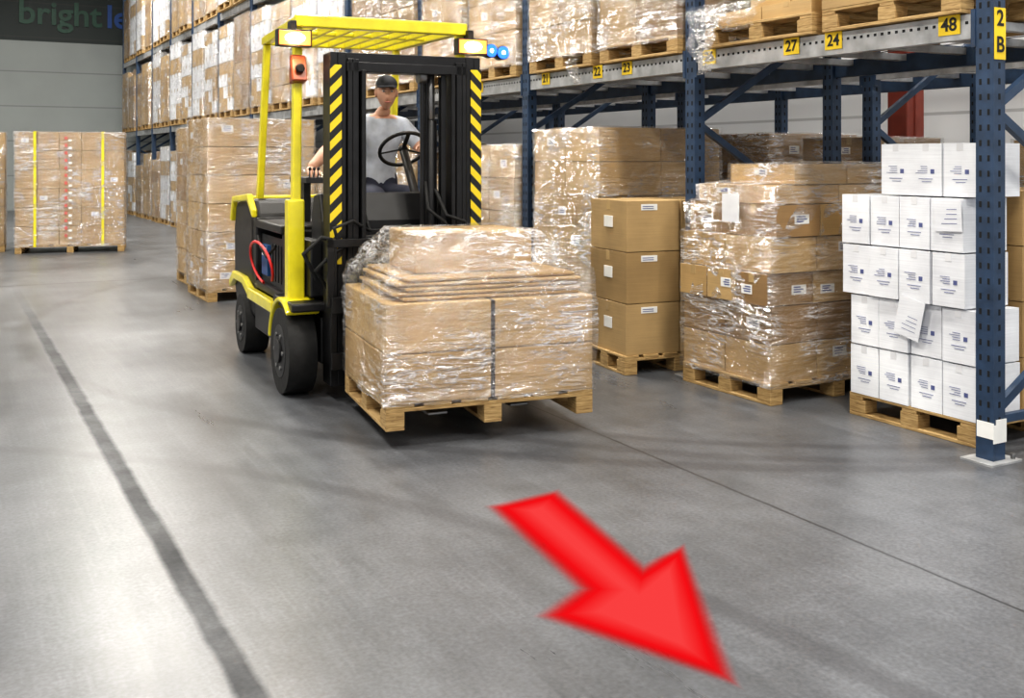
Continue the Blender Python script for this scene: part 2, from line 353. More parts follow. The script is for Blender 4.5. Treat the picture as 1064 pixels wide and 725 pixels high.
def stack_parts(W, D, layers, seed=1, wrap=True, mats=('card','card2'), labels=0.3, strap=False, jit=0.006, tape=True, over=0.0):
    rnd = random.Random(seed); parts = []
    p = MB(); pallet(p, W, D); parts.append(('wooden_pallet', p.mesh('wooden_pallet'), 0.003))
    b = MB(); z = PH; rings = []
    for L in layers:
        h, nx, ny = L[:3]; x0,x1,y0,y1 = L[3:7] if len(L) > 3 else (-over, W+over, -over, D+over)
        lm = rnd.choice(mats)
        jx, jy = rnd.uniform(-jit,jit), rnd.uniform(-jit,jit)
        for i in range(nx):
            for j in range(ny):
                g = 0.004
                a0 = x0+(x1-x0)*i/nx+g+jx; a1 = x0+(x1-x0)*(i+1)/nx-g+jx; c0 = y0+(y1-y0)*j/ny+g+jy; c1 = y0+(y1-y0)*(j+1)/ny-g+jy
                carton(b, a0,a1,c0,c1,z,z+h-0.007, lm if rnd.random()<0.75 else rnd.choice(mats), rnd, labels, tape)
        rings += [(z+0.02,x0,x1,y0,y1),(z+h-0.01,x0,x1,y0,y1)]
        z += h
    if strap:
        for fx in strap:
            xx = W*fx
            b.box(xx-0.02, xx+0.02, -over-0.014, -over-0.010, 0.1, z+0.008, 'strap'); b.box(xx-0.02, xx+0.02, -over-0.014, D+over+0.01, z+0.004, z+0.008, 'strap')
    parts.append(('cartons', b.mesh('cartons'), 0.006))
    if wrap:
        rings[0] = (0.10, *rings[0][1:]); rings[-1] = (z+0.002, *rings[-1][1:])
        parts.append(('stretch_wrap', wrapmesh('stretch_wrap', rings, seed=seed*3.1), 0))
    return parts, z
def put(name, parts, loc, rz=0):
    e = empty(name, loc, rz)
    for (n, me, bv) in parts: place(me, n, e, bv)
    return e

# --- near stacks at floor level
pp, _ = stack_parts(1.15, 0.85, [(0.235,3,2),(0.235,3,2),(0.20,3,3),(0.22,3,2),(0.20,3,2,0.02,1.13,0.0,0.83),(0.12,2,2,0.05,1.13,0.02,0.75),(0.13,2,1,0.22,1.13,0.02,0.62)], 11, mats=('card2','card','card3'), labels=0.4, jit=0.018)
e_ = put('wrapped_carton_pallet', pp, (4.41,4.77,0), 0)
b = MB(); b.box(-.014,-.011,.27,.43,1.10,1.28,'paper'); b.build('delivery_note', e_)
def small_tower():
    e = empty('carton_stack_on_pallet', (4.15,5.93,0), math.radians(-6)); r = random.Random(4)
    p = MB(); pallet(p, 0.9, 0.62); p.build('wooden_pallet', e, 0.003)
    b = MB(); z = PH
    for k in range(3):
        h = 0.36
        for i in range(2):
            x0 = 0.02+i*0.44; carton(b, x0+0.003*k, x0+0.43, 0.02, 0.56, z, z+h-0.006, 'card2' if k != 1 else 'card', r, 0)
        b.box(0.017, 0.02+0.003*k, 0.22, 0.34, z+h*.45, z+h*.45+0.08, 'label')
        b.box(0.14, 0.27, 0.016, 0.02, z+h*0.80, z+h*0.92, 'label')
        for s_ in range(2): b.box(0.15, 0.24, 0.014, 0.016, z+h*0.83+s_*0.014, z+h*0.83+s_*0.014+0.005, 'printink')
        z += h
    b.build('cartons', e, 0.005)
small_tower()
pp, _ = stack_parts(1.2, 1.0, [(0.28,2,2),(0.28,2,2),(0.28,2,2),(0.24,2,3),(0.27,2,2),(0.27,2,2)], 21, mats=('card','card2'), labels=0.3)
put('wrapped_carton_pallet', pp, (4.47,6.73,0), 0)
def white_stack():
    e = empty('white_carton_stack', (4.70,3.56,0), 0); r = random.Random(9)
    p = MB(); pallet(p, 1.15, 0.86); p.build('wooden_pallet', e, 0.003)
    b = MB(); z = PH; cw = 0.212; h = 0.292
    rows = [(4,0.0,0.0),(4,0.0,0.0),(4,0.05,-0.02),(4,0.06,-0.02),(3,-0.01,0.0)]
    for k,(n,dy,dx) in enumerate(rows):
        for i in range(n):
            y0 = 0.0+i*cw+dy+r.uniform(-.004,.004); x0 = dx+r.uniform(-.008,.008)
            m_ = Matrix.Translation((x0,y0,z)) @ Matrix.Rotation(r.uniform(-.02,.02),4,'Z')
            b.box(0,0.35,0.004,cw-0.006,0,h-0.009,'white',m_)
            b.box(-0.0012,0.35,cw/2-0.02,cw/2+0.02,h-0.05,h-0.008,'paper',m_)
            pz = 0.12
            b.box(-0.002,0,0.05,0.05+0.024,pz,pz+0.024,'printink',m_)
            for t in range(4):
                b.box(-0.002,0,0.095,0.095+r.uniform(.04,.075),pz+0.002+t*0.012,pz+0.0045+t*0.012,'printink',m_)
            b.box(-0.002,0,0.06,0.15,pz-0.03,pz-0.027,'printink',m_)
            b.box(-0.002,0,0.07,0.13,pz-0.045,pz-0.042,'printink',m_)
        z += h
    for (y,zz,w,hh,a) in ((0.34,0.50,0.17,0.22,0.22),(0.06,1.12,0.17,0.17,-0.04)):
        m_ = Matrix.Translation((-0.032,y,zz)) @ Matrix.Rotation(a,4,'X')
        b.box(-0.002,0,0,w,0,hh,'white',m_)
        for t in range(4): b.box(-0.003,-0.002,0.03,w-0.04-r.random()*0.05,0.04+t*0.025,0.043+t*0.025,'printink',m_)
    for k in range(4):
        for j in range(2):
            carton(b,0.40,1.13,0.02+j*0.42,0.42+j*0.42,PH+k*0.3,PH+k*0.3+0.295,'card',r,0.3)
    b.build('cartons', e, 0.007, 2)
white_stack()
pp, _ = stack_parts(1.15, 1.0, [(0.30,2,2)]*6, 31, mats=('card','card2'), labels=0.3)
put('wrapped_carton_pallet', pp, (2.45,11.05,0), 0)
pp, _ = stack_parts(1.1, 1.0, [(0.29,2,2)]*6, 32, mats=('card3','card'), labels=0.3)
put('wrapped_carton_pallet', pp, (2.58,12.35,0), 0)
pp, _ = stack_parts(1.62, 1.1, [(0.30,5,3)]*6, 41, wrap=True, mats=('card',), labels=0.25, strap=(0.18,0.80))
e_ = put('strapped_carton_pallet', pp, (1.03,18.15,0), math.radians(-10))
mk = MB()
for k in range(14):
    for fx in (0.48,):
        mk.box(1.62*fx-0.05,1.62*fx-0.01,-0.022,-0.018,0.25+k*0.12,0.30+k*0.12,'inkred'); mk.box(1.62*fx+0.01,1.62*fx+0.06,-0.022,-0.018,0.22+k*0.12,0.25+k*0.12,'label')
mk.build('printed_marks', e_)
pp, _ = stack_parts(1.3, 1.1, [(0.30,4,3)]*6, 42, wrap=True, mats=('card',), labels=0.25, strap=(0.25,0.75))
put('strapped_carton_pallet', pp, (-0.38,18.75,0), math.radians(-4))

protos = []
for sd, lay, mt in ((51,[(0.25,2,2)]*6,('card','card2')),(52,[(0.3,3,2)]*5,('card2','card')),(53,[(0.4,2,2)]*4,('card','card3')),
                    (54,[(0.22,3,3)]*7,('card2','white')),(55,[(0.27,2,2)]*5+[(0.2,2,2,0.1,1.0,0.1,0.8)],('card','card3')),(56,[(0.33,2,3)]*5,('white','card2')),(57,[(0.3,2,1)]*4,('card3','card'))):
    p_, h_ = stack_parts(1.1, 0.96, lay, sd, mats=mt, labels=0.25); protos.append((p_, h_))
Y0 = 3.39; BAY = 2.31
rnd = random.Random(77)
def stock(pi, x, y, z): put('racked_carton_pallet', protos[pi % len(protos)][0], (x+rnd.uniform(-.03,.04), y+rnd.uniform(-.02,.02), z), rnd.uniform(-.012,.012))
RX0, RX1 = 4.58, 5.88
for k in range(0, 12):
    yb = Y0+BAY*k
    if k >= 2:
        for q in (0.10, 1.16): stock(rnd.randrange(7), 4.50, yb+q, 0)
    if k >= 1:
        for q in (0.10, 1.16): stock(rnd.choice((0,1,2,3,4,5)), 4.50, yb+q, 2.236)
    if k >= 2:
        for q in (0.10, 1.16): stock(rnd.choice((0,1,2,3,4,5)), 4.50, yb+q, 4.186)
pp, _ = stack_parts(1.15, 0.95, [(0.10,3,2,0.05,1.1,0.05,0.9),(0.45,2,2,0.3,1.1,0.1,0.85)], 61, wrap=False, mats=('card2',))
put('racked_carton_pallet', pp, (4.50,4.52,2.236), 0.02)
pp, _ = stack_parts(1.15, 0.95, [(0.5,2,2)], 62, wrap=False, mats=('card','card2'))
put('racked_carton_pallet', pp, (4.50,3.50,2.236), -0.01)
for (pi,x,y) in ((0,6.4,3.6),(4,6.4,5.85),(2,6.42,6.95),(1,6.4,8.2),(6,6.4,4.65),(3,6.4,9.3)):
    stock(pi,x,y,0)

# ------------------------------------------------------------------ pallet racking
def rack(name, X0, X1, k0, k1, levels, H, labels=False):
    e = empty(name)
    up = MB(); br = MB(); bm_ = MB(); rb = MB()
    for k in range(k0, k1+1):
        y = Y0+BAY*k
        for x in (X0, X1):
            up.box(x-0.045,x+0.045,y-0.05,y+0.05,0.012,H,'blue')
            up.box(x-0.11,x+0.12,y-0.09,y+0.09,0,0.012,'beam')
            up.cyl((x+0.09,y-0.06,0.012),(x+0.09,y-0.06,0.04),0.012,'steel',8)
            if k <= 3:
                for i in range(int(H/0.076)):
                    zz = 0.12+i*0.076
                    up.box(x-0.0465,x-0.045,y-0.03,y-0.016,zz,zz+0.03,'hole'); up.box(x-0.0465,x-0.045,y+0.016,y+0.03,zz,zz+0.03,'hole')
                    up.box(x-0.008,x+0.008,y-0.0515,y-0.05,zz,zz+0.03,'hole')
        z = 0.25; s_ = 0
        while z < H-0.7:
            a, b2 = ((X0+.045, z),(X1-.045, z+0.72)) if s_ % 2 == 0 else ((X1-.045, z),(X0+.045, z+0.72))
            br.bar((a[0],y,a[1]),(b2[0],y,b2[1]),0.035,0.045,'blue'); z += 0.76; s_ += 1
        for z in (0.2, 2.40, 4.3): br.bar((X0+.04,y,z),(X1-.04,y,z),0.035,0.04,'blue')
    for k in range(k0, k1):
        y = Y0+BAY*k
        for L in levels:
            bm_.box(X0-0.035,X0+0.02,y+0.052,y+BAY-0.052,L-0.125,L,'beam'); bm_.box(X0+0.02,X0+0.03,y+0.052,y+BAY-0.052,L-0.09,L-0.04,'beam')
            if k < 3:
                for i in range(44):
                    yy = y+0.10+i*0.049; bm_.box(X0-0.0365,X0-0.035,yy,yy+0.018,L-0.05,L-0.035,'hole')
            bm_.box(X0-0.05,X0+0.0,y+0.05,y+0.075,L-0.17,L+0.02,'blue'); bm_.box(X0-0.05,X0+0.0,y+BAY-0.075,y+BAY-0.05,L-0.17,L+0.02,'blue')
            rb.box(X1-0.02,X1+0.035,y+0.05,y+BAY-0.05,L-0.125,L,'blue')
            for i in range(5):
                yy = y+0.2+i*(BAY-0.4)/4; bm_.box(X0+0.03,X1-0.02,yy-0.03,yy+0.03,L-0.05,L-0.006,'beam')
            for i in range(4):
                xx = X0+0.2+i*0.28; bm_.box(xx,xx+0.012,y+0.06,y+BAY-0.06,L-0.006,L-0.001,'steel')
    up.build('upright_posts', e, 0.004); br.build('frame_bracing', e); bm_.build('front_beams', e); rb.build('rear_beams', e, 0.004)
    return e
R1 = rack('pallet_rack', RX0, RX1, 0, 12, (2.23, 4.18), 6.6)
R2 = rack('pallet_rack', 6.30, 7.55, 0, 6, (2.23, 4.18), 6.6)
def loose_film(loc, w, h, seed):
    b = MB(); vs=[]; fs=[]; n=10; m_=14
    for j in range(m_+1):
        for i in range(n+1):
            t=j/m_; s_=(i/n-0.5)*(1-0.55*t)
            vs.append((-0.06*math.sin(t*3)+0.03*noise.noise(Vector((i*.7+seed,j*.5,0))), s_*w+0.08*noise.noise(Vector((seed,j*.3,2))), -t*h))
    for j in range(m_):
        for i in range(n): a=j*(n+1)+i; fs.append((a,a+1,a+n+2,a+n+1))
    b.add(vs,fs,'wrap',True); ob=b.build('loose_stretch_film', R1); ob.location=loc; return ob
loose_film((4.45,5.42,2.52),0.34,0.46,1.0); loose_film((4.44,5.36,2.50),0.28,0.36,2.2)
loose_film((4.45,7.0,2.42),0.24,0.32,4.0)
loose_film((4.45,5.1,2.50),0.6,0.18,9.0)
def text(s, mtx, size, parent, name='number', mat='ink', align='CENTER', ext=0.0006):
    cu = bpy.data.curves.new(name, 'FONT'); cu.body = s; cu.size = size; cu.align_x = align; cu.align_y = 'CENTER'; cu.extrude = ext
    cu.offset = size*0.02
    o = bpy.data.objects.new(name, cu); COL.objects.link(o); o.matrix_world = mtx; o.data.materials.append(M[mat]); o.parent = parent; return o
FX = lambda x,y,z: Matrix(((0,0,-1,x),(-1,0,0,y),(0,1,0,z),(0,0,0,1)))
FY = lambda x,y,z: Matrix(((1,0,0,x),(0,0,-1,y),(0,1,0,z),(0,0,0,1)))
lb = MB()
for (y,s_) in ((3.60,'48'),(4.39,'24'),(4.73,'27'),(5.50,'26'),(6.46,'23'),(6.86,'22'),(7.66,'21'),(8.9,'20'),(9.7,'19')):
    lb.box(RX0-0.041,RX0-0.038,y-0.065,y+0.065,2.135,2.235,'ylabel'); text(s_, FX(RX0-0.0425,y,2.185), 0.095, R1)
lb.box(RX0-0.042,RX0+0.042,Y0-0.055,Y0-0.052,1.99,2.245,'ylabel'); text('2', FY(RX0,Y0-0.0565,2.19),0.11,R1); text('B', FY(RX0,Y0-0.0565,2.06),0.11,R1)
lb.box(RX0-0.05,RX0+0.047,Y0-0.056,Y0-0.052,0.10,0.19,'label'); lb.box(RX0-0.03,RX0+0.047,Y0-0.056,Y0-0.052,0.19,0.215,'label'); lb.box(RX0-0.051,RX0-0.047,Y0-0.055,Y0+0.04,0.12,0.20,'label')
lb.build('rack_labels', R1)
sg = empty('wall_sign', (0,0,0))
text('bright', FY(1.95,32.97,5.70), 0.95, sg, 'sign_letters', 'signgreen', 'LEFT', 0.01)
text('led', FY(4.33,32.97,5.70), 0.95, sg, 'sign_letters', 'signblue', 'LEFT', 0.01)

# ------------------------------------------------------------------ load carried by forklift
load = empty('forklift_load_of_cartons', (2.00,4.98,0.10), math.radians(-7.8))
p = MB(); pallet(p, 1.17, 1.0); p.build('wooden_pallet', load, 0.003)
r_ = random.Random(3); b = MB(); z = PH
for k in range(2):
    for i in range(2):
        for j in range(2):
            x0 = 0.0 if i == 0 else 0.592; x1 = 0.578 if i == 0 else 1.17
            b.box(x0,x1,0.0+j*0.505,0.495+j*0.505,z,z+0.257,'card2' if k else 'card')
    z += 0.262
b.box(0.572,0.598,-0.004,0.98,PH,z-0.005,'blackstrip')  # black strip in the gap between left and right cartons
for k,(a,c_) in enumerate(((0.03,-0.01),(0.0,0.01),(0.05,0.0),(0.02,0.02),(0.06,-0.02))):
    m_ = Matrix.Translation((0.595,0.5,z)) @ Matrix.Rotation((-1)**k*0.022,4,'Z')
    b.box(-0.53+a,0.53+c_,-0.44+0.01*k,0.44,0,0.018,'card2' if k%2 else 'card',m_); z += 0.024
m_ = Matrix.Translation((0.56,0.52,z)) @ Matrix.Rotation(0.03,4,'Z')
b.box(-0.34,0.35,-0.26,0.26,0,0.22,'card',m_)
b.box(-0.342,0.352,-0.02,0.03,0.17,0.2215,'tape',m_)
b.build('cartons', load, 0.008, 2)
place(wrapmesh('stretch_wrap', [(0.125,0,1.17,0,1.0),(0.30,0,1.17,0,1.0),(0.645,0,1.17,0,1.0),(0.70,0.0,1.17,0.0,0.99),(0.79,0.03,1.15,0.03,0.95),(0.90,0.12,1.04,0.16,0.88),(1.005,0.20,0.925,0.245,0.80)], n=24, amp=0.018, seed=5, dz=0.04), 'stretch_wrap', load)

# ------------------------------------------------------------------ forklift
F = empty('forklift', (2.60,6.085,0), math.radians(-3.8))
BODY = []
b = MB()
for s in (-1,1):
    def bx(u0,u1,*a): b.box(min(s*u0,s*u1),max(s*u0,s*u1),*a)
    bx(.455,.50,.02,.20,.10,2.16,'mast'); bx(.40,.455,.02,.045,.10,2.16,'mast'); bx(.40,.455,.175,.20,.10,2.16,'mast')
    bx(.365,.395,.0,.16,.14,2.12,'mast'); bx(.395,.44,.06,.09,.14,2.12,'mast'); bx(.325,.365,.0,.025,.14,2.12,'mast'); bx(.325,.365,.135,.16,.14,2.12,'mast')
    bx(.285,.312,-.02,.13,.16,2.05,'mast')
    b.cyl((s*.335,.22,.2),(s*.335,.22,1.30),.036,'mast'); b.cyl((s*.335,.22,1.30),(s*.335,.22,2.05),.022,'steel')
    bx(.43,.505,.012,.019,.85,2.08,'hazard')
b.cyl((.19,.12,.25),(.19,.12,1.75),.042,'mast'); b.cyl((.19,.12,1.75),(.19,.12,2.04),.028,'steel')
b.box(.10,.118,.05,.075,.5,2.05,'mast'); b.box(.235,.27,.04,.055,.5,2.05,'mast')
b.box(-.50,.50,.03,.20,2.08,2.16,'mast'); b.box(-.40,.40,.0,.14,2.04,2.10,'mast'); b.box(-.50,.50,.15,.20,.95,1.05,'mast'); b.box(-.50,.50,.05,.2,.12,.24,'mast'); b.box(-.31,.31,-.02,.10,.95,1.02,'mast')
b.cyl((.09,.08,2.03),(.14,.08,2.03),.05,'steel')
for u in (.135,.155,.25): b.tube([(u,.10,.6),(u,.11,1.2),(u,.10,1.9),(u*0.95,.08,2.03)],.010,'mast')
b.build('mast', F, 0.004)
b = MB()
b.box(-.52,.52,-.08,-.03,.22,.32,'mast'); b.box(-.52,.52,-.08,-.03,.56,.66,'mast')
for u in (-.52,-.3,.26,.48): b.box(u,u+.04,-.06,-.02,.22,1.0,'mast')
b.box(-.54,.54,-.065,-.025,.96,1.01,'mast'); b.box(-.54,-.50,-.065,-.025,.60,1.01,'mast'); b.box(.50,.54,-.065,-.025,.60,1.01,'mast')
for u in (-.1,0,.1): b.box(u,u+.02,-.055,-.03,.62,.98,'mast')
b.tube([(-.45,-.02,.95),(-.50,-.06,1.08),(-.38,-.05,1.12),(-.25,.02,1.05),(-.28,.08,1.2)],.013,'rubber')
b.tube([(-.56,.12,.75),(-.66,.05,.92),(-.56,0.0,1.02),(-.40,.0,.98)],.014,'rubber')
b.tube([(-.50,.1,.7),(-.60,.0,.82),(-.50,-.05,.93),(-.35,-.03,1.0)],.012,'rubber')
b.tube([(.40,-.02,.95),(.36,-.06,1.10),(.24,-.04,1.14),(.21,.08,1.3)],.013,'rubber')
b.tube([(.30,-.02,.98),(.22,-.06,1.10),(.12,-.03,1.18),(.14,.08,1.35)],.012,'rubber')
b.tube([(-.2,-.0,.98),(-.12,-.03,1.06),(.0,-.02,1.08),(.1,.02,1.0)],.012,'rubber')
b.build('carriage_and_backrest', F, 0.004)
b = MB()
for u in (-.26,.22):
    b.box(u,u+.11,-.125,-.085,.135,.72,'steel')
    b.prism([(-.085,.135),(-.085,.172),(-.9,.168),(-1.05,.152),(-1.05,.138),(-.9,.135)],u,u+.11,'steel')
b.build('forks', F, 0.003)
b = MB()
b.box(-.46,.46,.24,2.3,.20,.50,'black'); b.box(-.60,.60,.84,1.62,.24,.44,'black')
b.box(-.58,.58,.72,.80,.44,1.02,'black'); b.box(-.60,.60,1.58,1.75,.44,1.06,'black')
b.box(-.60,.60,.72,1.75,.54,.60,'black')
b.box(-.60,.60,.74,1.95,.99,1.05,'black')
b.box(-.46,.46,.26,.80,.62,.72,'black')
b.prism([(.28,.62),(.56,.62),(.56,1.10),(.50,1.26),(.36,1.28),(.28,1.1)],-.44,.44,'black')
b.box(-.52,-.44,.26,.60,.62,.98,'black'); b.box(.44,.52,.26,.60,.62,.98,'black')
for s in (-1,1): b.box(min(s*.44,s*.66),max(s*.44,s*.66),.16,.72,.545,.60,'black')
BODY.append(b.build('chassis', F, 0.012, 2))
b = MB()
b.prism([(1.62,.30),(2.36,.30),(2.48,.45),(2.50,.95),(2.40,1.16),(1.75,1.20),(1.62,1.05)],-.60,.60,'black')
BODY.append(b.build('counterweight', F, 0.05, 3))
b = MB()
for s in (-1,1):
    def bx(u0,u1,*a): b.box(min(s*u0,s*u1),max(s*u0,s*u1),*a)
    cen=(.42,.27); out=[];inn=[]
    for i in range(13):
        t = math.radians(52+ i*120/12); out.append((cen[0]-.345*math.cos(t),cen[1]+.345*math.sin(t))); inn.append((cen[0]-.315*math.cos(t),cen[1]+.315*math.sin(t)))
    b.prism(out+inn[::-1], min(s*.47,s*.685), max(s*.47,s*.685), 'yellow')
    bx(.60,.66,.78,1.62,.46,.54,'yellow'); bx(.60,.64,.76,.82,.30,.5,'yellow')
    b.prism([(1.62,.46),(1.62,.54),(1.86,.60),(2.3,.60),(2.44,.52),(2.44,.46),(2.25,.54),(1.9,.54)],min(s*.60,s*.65),max(s*.60,s*.65),'yellow')
    b.prism([(1.60,1.06),(1.60,1.12),(1.78,1.235),(2.42,1.195),(2.53,1.0),(2.47,.99),(2.39,1.15),(1.80,1.18)],min(s*.585,s*.63),max(s*.585,s*.63),'yellow')
    b.box(min(s*.53,s*.64),max(s*.53,s*.64),.36,.46,.60,1.24,'yellow')
b.box(-.59,.59,2.30,2.42,1.15,1.20,'yellow')
BODY.append(b.build('yellow_panels', F, 0.012, 2))
b = MB(); b.box(-.56,.56,.84,1.56,.60,.95,'black'); b.box(-.585,.585,1.25,1.45,.66,.88,'battery')
b.box(-.59,-.585,1.28,1.42,.80,.86,'label')
for i in range(4): b.box(-.57,-.56,.88+i*.09,.93+i*.09,.64,.90,'black')
BODY.append(b.build('battery', F, 0.01))
b = MB(); pts=[]
for i in range(30):
    t = math.radians(-80+i*300/29); pts.append((-.635-0.03*math.sin(t), 1.22+.36*math.cos(t), .76+.15*math.sin(t)))
b.tube(pts,.010,'redcable'); b.tube([(-.60,.9,.9),(-.64,1.0,.82),(-.62,1.3,.86),(-.60,1.5,.93)],.011,'rubber'); BODY.append(b.build('battery_cables', F))
b = MB()
for s in (-1,1):
    for (v,r,u0,u1) in ((.42,.272,.50,.68),(1.98,.225,.46,.64)):
        b.cyl((s*u0,v,r),(s*u1,v,r),r,'rubber',36); b.cyl((s*u1,v,r),(s*(u1+.004),v,r),r*.62,'black',28); b.cyl((s*u1,v,r),(s*(u1+.02),v,r),r*.28,'black',16)
        for i in range(6):
            t=i*math.pi/3; b.cyl((s*u1,v+r*.42*math.cos(t),r+r*.42*math.sin(t)),(s*(u1+.014),v+r*.42*math.cos(t),r+r*.42*math.sin(t)),.014,'steel',8)
b.cyl((-.5,.42,.272),(.5,.42,.272),.07,'black'); b.cyl((-.46,1.98,.225),(.46,1.98,.225),.06,'black')
BODY.append(b.build('wheels', F, 0.02, 2))
for o in BODY: o.location.x = -0.045
b = MB()
for s in (-1,1):
    k_ = -.60 if s < 0 else .53; r_u = -.53 if s < 0 else .50
    b.bar((k_*1.04,.41,1.20),(k_,.46,2.37),.055,.07,'yellow'); b.bar((r_u-.02*(-s),1.92,1.15),(r_u,1.74,2.37),.05,.06,'yellow')
    b.bar((k_,.40,2.39),(r_u,1.80,2.40),.06,.06,'yellow')
b.box(-.63,.56,.38,.45,2.35,2.43,'yellow'); b.box(-.55,.53,1.74,1.80,2.37,2.43,'yellow'); b.box(-.56,.51,1.05,1.10,2.38,2.41,'yellow')
for i in range(7):
    u=-.45+i*.137; b.bar((u,.42,2.40),(u*.92,1.78,2.40),.028,.06,'yellow')
b.build('overhead_guard', F, 0.008, 2)
b = MB()
for c0 in (-.655,.565):
    b.box(c0-.11,c0+.11,.30,.37,2.21,2.32,'black'); b.box(c0-.10,c0+.10,.29,.301,2.22,2.31,'orange'); b.ell((c0,.289,2.265),(.065,.012,.032),'lampwhite',16,8); b.box(c0-.02,c0+.02,.33,.42,2.30,2.38,'black')
b.bar((.60,.40,2.33),(.78,.42,2.27),.02,.02,'black')
for (u,z_) in ((.73,2.25),(.82,2.24)):
    b.cyl((u,.36,z_),(u,.44,z_),.048,'black',16); b.cyl((u,.352,z_),(u,.36,z_),.043,'bluelamp',16); b.ell((u,.350,z_),(.012,.006,.012),'lampwhite',10,6)
b.build('warning_lamps', F, 0.004)
for u in (-.655,.565):
    L=bpy.data.lights.new('work_light','SPOT'); L.energy=25; L.color=(1,.62,.32); L.spot_size=2.4; L.spot_blend=1; L.shadow_soft_size=.05
    o=bpy.data.objects.new('work_light',L); COL.objects.link(o); o.parent=F; o.location=(u,.27,2.265); o.rotation_euler=(math.radians(70),0,0)
b = MB(); b.prism([(.34,2.0),(.40,2.17),(.44,2.17),(.44,1.98)],-.66,-.56,'redbrown'); b.cyl((-.61,.33,2.08),(-.61,.36,2.08),.03,'black',14)
b.build('warning_horn', F, 0.008)
b = MB()
b.box(-.02,.48,1.15,1.62,1.05,1.16,'seat'); b.bar((.23,1.60,1.12),(.23,1.70,1.72),.46,.09,'seat'); b.box(-.04,0,1.2,1.6,1.16,1.24,'seat'); b.box(.46,.50,1.2,1.6,1.16,1.24,'seat')
b.build('seat', F, 0.025, 3)
b = MB()
b.box(-.43,-.30,.92,1.42,1.33,1.37,'seat'); b.box(-.39,-.34,1.15,1.28,1.05,1.34,'black')
for i in range(3): b.cyl((-.40+i*.03,.95,1.37),(-.40+i*.03,.935,1.42),.006,'steel',8); b.ell((-.40+i*.03,.934,1.43),(.012,.012,.014),'black',8,6)
b.cyl((.245,.52,1.2),(.245,.80,1.55),.03,'black')
ring=[]; C=Vector((.245,.82,1.57)); ax=Vector((1,0,0)); ay=Vector((0,math.cos(math.radians(42)),-math.sin(math.radians(42))))
for i in range(28):
    t=2*math.pi*i/28; ring.append(C+ax*.17*math.cos(t)+ay*.17*math.sin(t))
b.tube(ring,.014,'black',10,True)
for t in (0.3,math.pi-.3,-math.pi/2): b.bar(C,C+ax*.165*math.cos(t)+ay*.165*math.sin(t),.03,.012,'black')
b.ell(C,(.035,.03,.03),'black')
b.build('steering_and_controls', F, 0.004)

# ------------------------------------------------------------------ driver
def skinmesh(verts, edges, radii, sub=2):
    me = bpy.data.meshes.new('sk'); me.from_pydata([tuple(v) for v in verts], edges, [])
    ob = bpy.data.objects.new('sk', me); COL.objects.link(ob)
    md = ob.modifiers.new('skin','SKIN'); md.use_smooth_shade = True
    for i, r in enumerate(radii):
        sv = me.skin_vertices[0].data[i]; sv.radius = r if isinstance(r, tuple) else (r, r); sv.use_root = (i == 0)
    sb = ob.modifiers.new('sub','SUBSURF'); sb.levels = sub; sb.render_levels = sub
    dg = bpy.context.evaluated_depsgraph_get(); res = bpy.data.meshes.new_from_object(ob.evaluated_get(dg))
    bpy.data.objects.remove(ob); return res
D = empty('forklift_driver', (2.67,6.081,0), F.rotation_euler[2])
V = [(.17,1.42,1.27),(.17,1.43,1.43),(.18,1.39,1.60),(.18,1.36,1.73),(.185,1.32,1.83),(.19,1.28,1.90),
     (.355,1.34,1.745),(.50,1.17,1.53),(.385,.95,1.60),
     (.005,1.34,1.745),(-.24,1.32,1.56),(-.42,1.12,1.43),
     (.26,1.36,1.23),(.31,.95,1.24),(.31,.80,.84),(.31,.68,.78),
     (.08,1.36,1.23),(.03,.95,1.24),(.03,.80,.84),(.03,.68,.78)]
E = [(0,1),(1,2),(2,3),(3,4),(4,5),(3,6),(6,7),(7,8),(3,9),(9,10),(10,11),(0,12),(12,13),(13,14),(14,15),(0,16),(16,17),(17,18),(18,19)]
R = [(.15,.115),(.14,.105),(.155,.115),(.12,.095),(.062,.062),(.055,.055),.082,.056,.034,.082,.060,.036,.09,.068,.05,.04,.09,.068,.05,.04]
me = skinmesh(V,E,R)
segm = {(3,6):'shirt',(3,9):'shirt',(4,5):'skin',(3,4):'shirt',(7,8):'skin',(10,11):'skin',(14,15):'cap',(18,19):'cap'}
mats_ = ['shirt','skin','pants','cap']
me.materials.clear()
for k in mats_: me.materials.append(M[k])
for pl in me.polygons:
    c_ = pl.center; best=None
    for (i,j) in E:
        a=Vector(V[i]); d_=Vector(V[j])-a; t=max(0,min(1,(c_-a).dot(d_)/d_.length_squared)); dist=(c_-(a+d_*t)).length
        if best is None or dist<best[0]: best=(dist,(i,j),t)
    e_=best[1]; k = segm.get(e_)
    if e_ in ((6,7),(9,10)): k = 'shirt' if best[2] < .62 else 'skin'
    if k is None: k = 'pants' if (e_[0]>=12 or e_ in((0,12),(0,16)) or (e_==(0,1) and best[2]<.3)) else 'shirt'
    pl.material_index = mats_.index(k); pl.use_smooth = True
place(me,'body',D)
